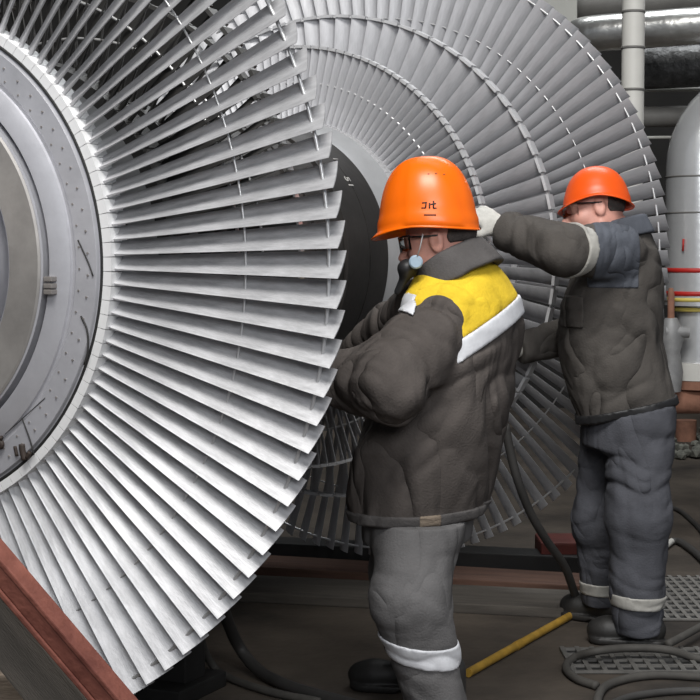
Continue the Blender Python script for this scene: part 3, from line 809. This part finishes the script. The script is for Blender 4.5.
surface('ankle_band', shell(trousers2, .005, slab(t1, (.05,0,1), .023), lambda P: at(614,604,5.5)[0]-P[:,0]), t1-.17, t1+.17, .005, M['reflect2'], W2)
t2 = at(600,588,5.9)
surface('ankle_band', shell(trousers2, .005, slab(t2, (.05,0,1), .023), half(A3(0,5.75,0),(0,-1,0))), t2-.17, t2+.17, .005, M['reflect2'], W2)
for an, dr in ((an2L+A3(.025,0,0), (-.92,.3)), (an2R+A3(.025,0,0), (-.75,.65))):
    a = A3(an[0]-.01, an[1], 0); toe = a+A3(dr[0], dr[1], 0)
    lo, hi = bounds([a, a+unit(A3(dr[0],dr[1],0))*.2, a+A3(0,0,.3)], .10); lo[2] = -.02
    surface('boot', lambda P, a=a, toe=toe: boot_sdf(P, a, toe, .86), lo, hi, .0055, M['boot'], W2)

# ------------------------------------------------------------------ red beam and timber at the lower left
def beam(name, p, q, w, h, bev, m, up=(0,0,1)):
    """I-profile bar from p to q as one mesh at world coordinates about p"""
    p = np.array(p); q = np.array(q); L = np.linalg.norm(q-p); x = (q-p)/L; z = np.array(up, float); z = unit(z-np.dot(z,x)*x); y = np.cross(z, x)
    t = .012; parts = [box(0,L,-w/2,w/2,h/2-t,h/2), box(0,L,-w/2,w/2,-h/2,-h/2+t), box(0,L,-w/2+.003,w/2-.003,-h/2+t,h/2-t)]
    mtx = Matrix(((x[0],y[0],z[0],0),(x[1],y[1],z[1],0),(x[2],y[2],z[2],0),(0,0,0,1)))
    V, F = merge([xform(b, mtx) for b in parts]); o = link(name, fixn(pydata(name, V, F, False)), m, None, p)
    md = o.modifiers.new('bevel', 'BEVEL'); md.width = bev; md.segments = 2
    return o
g = at(330,990,3.05); g = A3(g[0], 3.05, .02); tp = at(-190,344,3.05)
RB = beam('brace_beam', g, tp, .048, .058, .003, M['rust'], up=(.8,-.35,.6)); tag(RB, 'rusty red steel brace leaning diagonally in front of the near blades', 'beam')
def beam_line(px0, py0, Y):
    yf = 350+1600*((CAMH-.03)/Y-PITCH); return at(px0+(yf-py0)/1.243, yf, Y), at(px0-190, py0-236, Y)
p0, p1 = beam_line(-27, 593, 3.16); L_ = np.linalg.norm(p1-p0); xx = (p1-p0)/L_; zz = unit(A3(.8,0,.6)-xx*np.dot(A3(.8,0,.6),xx)); yy = np.cross(zz, xx)
LPK = link('leaning_plank', bevelled('leaning_plank', [box(0,L_,-.02,.02,-.050,.050)], .005), M['plank'], None, p0)
LPK.matrix_world = Matrix(((xx[0],yy[0],zz[0],p0[0]),(xx[1],yy[1],zz[1],p0[1]),(xx[2],yy[2],zz[2],p0[2]),(0,0,0,1)))
tag(LPK, 'dark brown timber plank leaning just behind the rusty red brace', 'plank')
def crate(name, x0,x1,y0,y1,z0,z1,m,rz=0): 
    cx, cy = (x0+x1)/2, (y0+y1)/2
    parts = []; n = 3; hh = (z1-z0)/n
    for i in range(n): parts.append(box(x0-cx,x1-cx,y0-cy,y1-cy,i*hh+.003,(i+1)*hh-.003))
    return link(name, bevelled(name, parts, .008), m, None, (cx,cy,z0), (0,0,rz))
tc = at(-45, 655, 3.45)
TB = crate('timber_stack', tc[0]-.33, tc[0]+.25, 3.22, 3.66, 0, at(0,680,3.22)[2], M['timber'], .2)
tag(TB, 'stacked pale brown timber blocks below the red brace at the lower left', 'timber stack')

# ------------------------------------------------------------------ floor planks, tube, hoses, gratings
def plank(name, pa, pb, w, t, m, label, cat='plank'):
    pa = np.array(pa); pb = np.array(pb); d = pb-pa; L = np.linalg.norm(d); rz = math.atan2(d[1], d[0])
    o = link(name, bevelled(name, [box(0,L,-w/2,w/2,0,t)], .006), m, None, (pa[0],pa[1],0), (0,0,rz)); return tag(o, label, cat, 'planks under the rotor')
plank('floor_plank', onfloor(100,553), onfloor(600,578), .16, .10, M['steel'], 'blackened beam lying furthest back under the far blades')
plank('floor_plank', onfloor(200,568), onfloor(590,592), .26, .05, M['plankr'], 'reddish brown plank lying between the blackened beam and grey plank')
plank('floor_plank', onfloor(150,588), onfloor(590,610), .34, .04, M['plank'], 'wide grey plank lying nearest to the yellow tube')
ya, yb = onfloor(468,673,.016), onfloor(573,614,.016)
YT = empty('yellow_tube', (ya[0], ya[1], 0)); tag(YT, 'long yellow-brown tube lying on the floor between the two workers', 'tube')
dv = (yb-ya)*A3(1,1,0); rel = lambda t: dv*t+A3(0,0,.016)
link('tube_body', sharp(pydata('tube_body', *tube([rel(0), rel(1)], .0145, 16)), 30), M['pole'], YT)
link('coupling_sleeve', sharp(pydata('coupling_sleeve', *tube([rel(.42), rel(.47)], .016, 16)), 30), M['pole'], YT)
def hose(name, pts, r, m, label, cat='hose', group=None):
    P = smooth_path(pts, 8); o0 = np.array([pts[0][0], pts[0][1], 0])
    o = link(name, pydata(name, *tube([p-o0 for p in P], r, 10)), m, None, o0); return tag(o, label, cat, group)
fh = lambda px, py, r: onfloor(px, py, r)
r = .014
hose('coiled_hose', [fh(760,668,r),fh(700,659,r),fh(668,650,r+.035),fh(631,648,r+.035),fh(597,651,r+.035),fh(574,658,r),fh(566,668,r),fh(577,679,r),fh(597,686,r)], r, M['hoseg'], 'dusty hose loop curving round the front edge of the grating')
hose('coiled_hose', [fh(597,712,r),fh(598,698,r),fh(606,686,r),fh(630,678,r),fh(660,675,r),fh(700,677,r),fh(760,680,r)], r, M['hoseg'], 'dusty hose arching along the bottom right corner, in front of the grating')
hose('coiled_hose', [fh(610,705,.012),fh(630,697,.012),fh(665,692,.012),fh(705,691,.012),fh(760,694,.012)], .012, M['hose'], 'dark hose at the very bottom right edge')
hose('short_hose', [fh(668,644,.045),fh(680,638,.045),fh(700,627,.045),fh(730,611,.045)], .014, M['hoseg'], 'straight piece of hose slanting over the grating right of the boots')
hose('black_cable', [fh(655,505,.012),fh(668,507,.012),fh(680,511,.012),fh(692,521,.012),fh(702,532,.012),fh(722,560,.012),fh(770,575,.012)], .012, M['hose'], 'black cable looping down at the right edge, upper of two')
bc = hose('black_cable', [fh(672,541,.017),fh(680,542,.017),fh(692,550,.017),fh(703,560,.017),fh(730,588,.017),fh(770,600,.017)], .017, M['hose'], 'thick black cable with bare metal end right of the far trousers')
e0 = fh(672,541,.017)-np.array(bc.location); e1 = fh(662,550,.017)-np.array(bc.location)
link('cable_end', sharp(pydata('cable_end', *tube([e0, (e0+e1)/2, e1], .012, 12, radii=[.015,.013,.011])), 30), M['whitep'], bc)
hose('hanging_hose', [at(505,425,5.58),at(511,455,5.60),at(519,484,5.62),at(531,514,5.68),at(547,541,5.76),at(565,567,5.86),A3(.87,6.02,.06),A3(.95,6.12,.017)], .016, M['hose'], 'black hose hanging from the far blades down to the floor')
hose('floor_cable', [at(215,585,4.95),at(222,606,5.0),fh(237,643,.10),fh(257,669,.03),fh(286,685,.02),fh(317,695,.02),fh(380,712,.02)], .020, M['hose'], 'thick dark cable curving out from beneath the near blades')
hose('floor_cable', [at(195,625,4.95),fh(211,663,.05),fh(232,679,.014),fh(271,692,.014),fh(320,702,.014)], .013, M['hoseg'], 'thinner dusty cable lying to the left of the thick one')
def grating(name, x0,x1,y0,y1,t,px_,py_,bw,m,label):
    parts = []; nx = int((x1-x0)/px_); ny = int((y1-y0)/py_)
    for i in range(nx+1): parts.append(box(i*px_-bw/2, i*px_+bw/2, 0, y1-y0, .003, t))
    for j in range(ny+1): parts.append(box(0, x1-x0, j*py_-bw/2, j*py_+bw/2, .003, t-.001))
    V, F = merge(parts); o = empty(name, (x0,y0,0)); link('bars', fixn(pydata('bars', V, F, False)), m, o)
    link('hole_shade_sheet', pydata('hole_shade_sheet', *box(-.004,x1-x0+.004,-.004,y1-y0+.004,0,.003), False), M['dark'], o); return tag(o, label, 'grating')  # black sheet added under the bars so the holes read as shade
gq = onfloor(578,660); gp = onfloor(560,655)
grating('floor_grating', .74, 1.75, 5.20, 5.52, .012, .052, .075, .016, M['grate'], 'dark slotted floor grating under the hose loop at lower right')
grating('floor_grating', 1.16, 1.85, 5.95, 6.75, .010, .040, .075, .016, M['grateg'], 'light grey floor grating behind the boots at the right edge')
# red box behind the far worker
rb = onfloor(556,572)
RX = empty('red_box', (rb[0]+.02, rb[1], 0)); tag(RX, 'low dull red metal box on the floor behind the far worker', 'box')
link('box_body', bevelled('box_body', [box(-.10,.18,-.12,.12,0,.15)], .01), M['redbox'], RX)
link('white_strip', bevelled('white_strip', [box(.02,.12,-.135,-.118,.02,.034)], .002), M['whitep'], RX)

# ------------------------------------------------------------------ pipes at the back
def pipe(name, pts, r, m, label, cat='pipe', seg=28, n=8, parent=None):
    P = smooth_path(pts, n) if len(pts) > 2 else list(pts)
    if abs(P[-1][0]-P[0][0]) > .8: dl = P[-1]-P[-2]; P[-1] = P[-1]+dl*((3.19-P[-1][0])/dl[0])
    o0 = np.array([pts[0][0], pts[0][1], 0]) 
    o = link(name, sharp(pydata(name, *tube([p-o0 for p in P], r, seg)), 35), m, None, o0); return tag(o, label, cat)
xc = at(633,60,7.4)[0]
VP = empty('vertical_pipe', (xc, 7.4, 0)); tag(VP, 'white vertical pipe standing behind the top right of the far blades', 'pipe')
link('pipe_body', sharp(pydata('pipe_body', *tube([(0,0,0),(0,0,7.0)], .052, 28)), 35), M['whitep'], VP)
for py in (12, 48, 90):
    z = at(633,py,7.4)[2]; link('joint_ring', pydata('joint_ring', *tube([(0,0,z-.006),(0,0,z+.006)], .0545, 28)), M['grypipe'], VP)
xc = at(557,10,9.0)[0]
CO = link('duct', bevelled('duct', [box(-.10,.10,-.10,.10,0,4.6),box(-.12,.12,-.12,.12,0,.05)], .01), M['palec'], None, (xc,9.0,2.4)); tag(CO, 'pale square duct hanging behind the top of the far blades', 'duct')
LP = pipe('lagged_pipe', [at(572,48,8.4), at(578,38,8.3), at(592,34,8.2), at(640,30,8.1), at(760,21,7.9)], .092, M['foil'], 'shiny aluminium-clad horizontal pipe along the top right corner')
pipe('overhead_pipe', [at(575,6,9.2), at(640,3,9.1), at(780,-8,8.9)], .09, M['grypipe'], 'dull grey pipe above the shiny clad pipe')
pipe('wrapped_pipe', [at(640,68,8.6), at(680,66,8.5), at(790,60,8.3)], .115, M['foild'], 'black crinkled wrapped pipe beneath the shiny clad pipe')
pipe('thin_pipe', [at(590,91,8.8), at(800,87,8.8)], .012, M['palec'], 'thin pale rod just beneath the black wrapped pipe')
pipe('grey_pipe', [at(590,118,8.6), at(800,114,8.6)], .055, M['grypipe'], 'plain grey horizontal pipe left of the silver bend')
pipe('thin_pipe', [at(600,138,8.5), at(800,136,8.5)], .008, M['palec'], 'thin rod lowest of the horizontal pipes, beside the silver bend')
# big silver bend
Yp = 8.0; pxm = 698; pr = .166
BP = empty('silver_pipe', (at(pxm,300,Yp)[0], Yp, 0)); tag(BP, 'large silver pipe with red bands bending out of view at the right edge', 'pipe')
x0 = BP.location[0]; zb0 = at(pxm,345,Yp)[2]; zt = at(pxm,168,Yp)[2]; Rb = .36
pts = [A3(0,0,zb0+.20), A3(0,0,zt-.2), A3(0,0,zt)]
arc = [A3(Rb*(1-math.cos(a)), 0, zt+Rb*math.sin(a)) for a in np.linspace(.15, PI/2, 9)]
link('pipe_body', sharp(pydata('pipe_body', *tube(pts+arc+[A3(3.19-x0,0,zt+Rb)], pr, 40)), 50), M['silver'], BP)
for py in (177, 213, 128):
    z = at(pxm,py,Yp)[2]
    if py > 150: link('seam', pydata('seam', *tube([(0,0,z-.004),(0,0,z+.004)], pr+.003, 40)), M['grypipe'], BP)
for py in (270, 293):
    z = at(pxm,py,Yp)[2]; link('red_band', pydata('red_band', *tube([(0,0,z-.011),(0,0,z+.011)], pr+.003, 40)), M['redband'], BP)
zm = at(665,245,Yp)[2]
link('red_mark', pydata('red_mark', *tube([(at(677,245,Yp)[0]-x0,-pr*.80-.012,zm-.03),(at(677,245,Yp)[0]-x0+.002,-pr*.80-.012,zm+.03)], .005, 8)), M['redband'], BP)
zl = at(pxm,375,Yp)[2]; z1 = at(pxm,298,Yp)[2]
link('lower_neck', sharp(pydata('lower_neck', *tube([(0,0,zl),(0,0,z1)], .105, 32)), 35), M['silver'], BP)
for py in (299, 309):
    z = at(pxm,py,Yp)[2]; link('yellow_band', pydata('yellow_band', *tube([(0,0,z-.009),(0,0,z+.009)], pr*1.02 if py == 299 else .135, 36)), M['yellowp'], BP)
link('flange', sharp(pydata('flange', *tube([(0,0,at(pxm,379,Yp)[2]),(0,0,at(pxm,362,Yp)[2])], .145, 36)), 35), M['whitep'], BP)
link('rusty_flange', sharp(pydata('rusty_flange', *tube([(0,0,at(pxm,388,Yp)[2]),(0,0,at(pxm,379,Yp)[2])], .14, 36)), 35), M['rustpipe'], BP)
# valve by the pipe
vx = at(670,335,7.85); VL = empty('valve', (vx[0], 7.85, 0)); tag(VL, 'grey cast valve with upright stem beside the silver pipe', 'valve')
R_ = lambda px, py: at(px, py, 7.85)-np.array([vx[0],7.85,0])
link('valve_body', sharp(pydata('valve_body', *tube([A3(R_(671,366)[0],0,at(pxm,388,Yp)[2]-.004),R_(671,366)-A3(0,0,.03),R_(671,352),R_(671,338),R_(671,326),R_(671,318)], .05, 20, radii=[.050,.060,.045,.062,.050,.030])), 50), M['cast'], VL)
link('bonnet', sharp(pydata('bonnet', *tube([R_(664,332)+A3(0,-.02,0), R_(688,332)+A3(0,-.02,0)], .03, 16, radii=[.032,.028])), 40), M['cast'], VL)
link('stem', sharp(pydata('stem', *tube([R_(671,320),R_(671,294),R_(671,288)], .016, 14, radii=[.017,.017,.011])), 40), M['rustpipe'], VL)
zr_ = at(pxm,388,Yp)[2]-.062
RP = pipe('rusty_pipe', [A3(at(640,401,7.9)[0],7.95,zr_), A3(3.19,7.95,zr_)], .062, M['rustpipe'], 'rusty orange horizontal pipe below the white flange')
link('pipe_support', bevelled('pipe_support', [box(.93,1.03,-.05,.05,0,zr_-.05),box(.88,1.08,-.10,.10,0,.02)], .005), M['steel'], RP)
pipe('rusty_stub', [A3(at(686,432,11.6)[0],11.6,0), A3(at(686,432,11.6)[0],11.6,at(680,420,11.6)[2])], .075, M['rustpipe'], 'short upright rusty pipe stub on the floor at the right edge', 'pipe')
parts = []
for i in range(150):
    x = random.uniform(1.9,3.05); y = random.uniform(10.4,12.2); rr = random.uniform(.02,.06)
    bm = bmesh.new(); bmesh.ops.create_icosphere(bm, subdivisions=1, radius=rr)
    vs = [(v.co.x*random.uniform(.7,1.2)+x, v.co.y*random.uniform(.7,1.2)+y, v.co.z*random.uniform(.6,.9)+rr*.6) for v in bm.verts]
    parts.append((vs, [tuple(v.index for v in f.verts) for f in bm.faces])); bm.free()
tag(link('rubble', fixn(pydata('rubble', *merge(parts), False)), M['stone']), 'strip of grey rubble on the floor behind the rusty pipe', 'rubble', kind='stuff')

# ------------------------------------------------------------------ light
W = bpy.data.worlds.new('hall'); S.world = W; W.use_nodes = True
nt = W.node_tree; bg = nt.nodes['Background']; bg.inputs['Color'].default_value = (.80,.88,1.0,1); bg.inputs['Strength'].default_value = .20
def area(name, loc, target, sx, sy, power, col):
    l = bpy.data.lights.new(name, 'AREA'); l.shape = 'RECTANGLE'; l.size = sx; l.size_y = sy; l.energy = power; l.color = col
    o = bpy.data.objects.new(name, l); COL.objects.link(o); o.location = loc
    o.rotation_euler = (Vector(target)-Vector(loc)).to_track_quat('-Z', 'Y').to_euler(); return o
area('window_light', (-.2,.9,6.5), (-.1,4.9,1.2), 3.4, 2.4, 560, (1,.985,.96))
area('front_fill_light', (1.1,-3.0,3.9), (.2,5.0,1.3), 4.0, 2.2, 240, (.97,.98,1.0))  # added front fill to brighten the faces, not a known window
area('skylight', (1.5,8.8,6.7), (1.7,8.6,0), 2.4, 4.0, 260, (.95,.98,1.0))

# ------------------------------------------------------------------ camera
cam = bpy.data.cameras.new('camera'); cam.sensor_width = 36; cam.lens = 36*FPX/700; cam.clip_start = .1
co = bpy.data.objects.new('camera', cam); COL.objects.link(co); co.location = (0,0,CAMH); co.rotation_euler = (PI/2-PITCH,0,0)
S.camera = co
S.view_settings.view_transform = 'Standard'; S.view_settings.look = 'None'; S.view_settings.exposure = 0; S.view_settings.gamma = 1
S.view_settings.use_curve_mapping = False
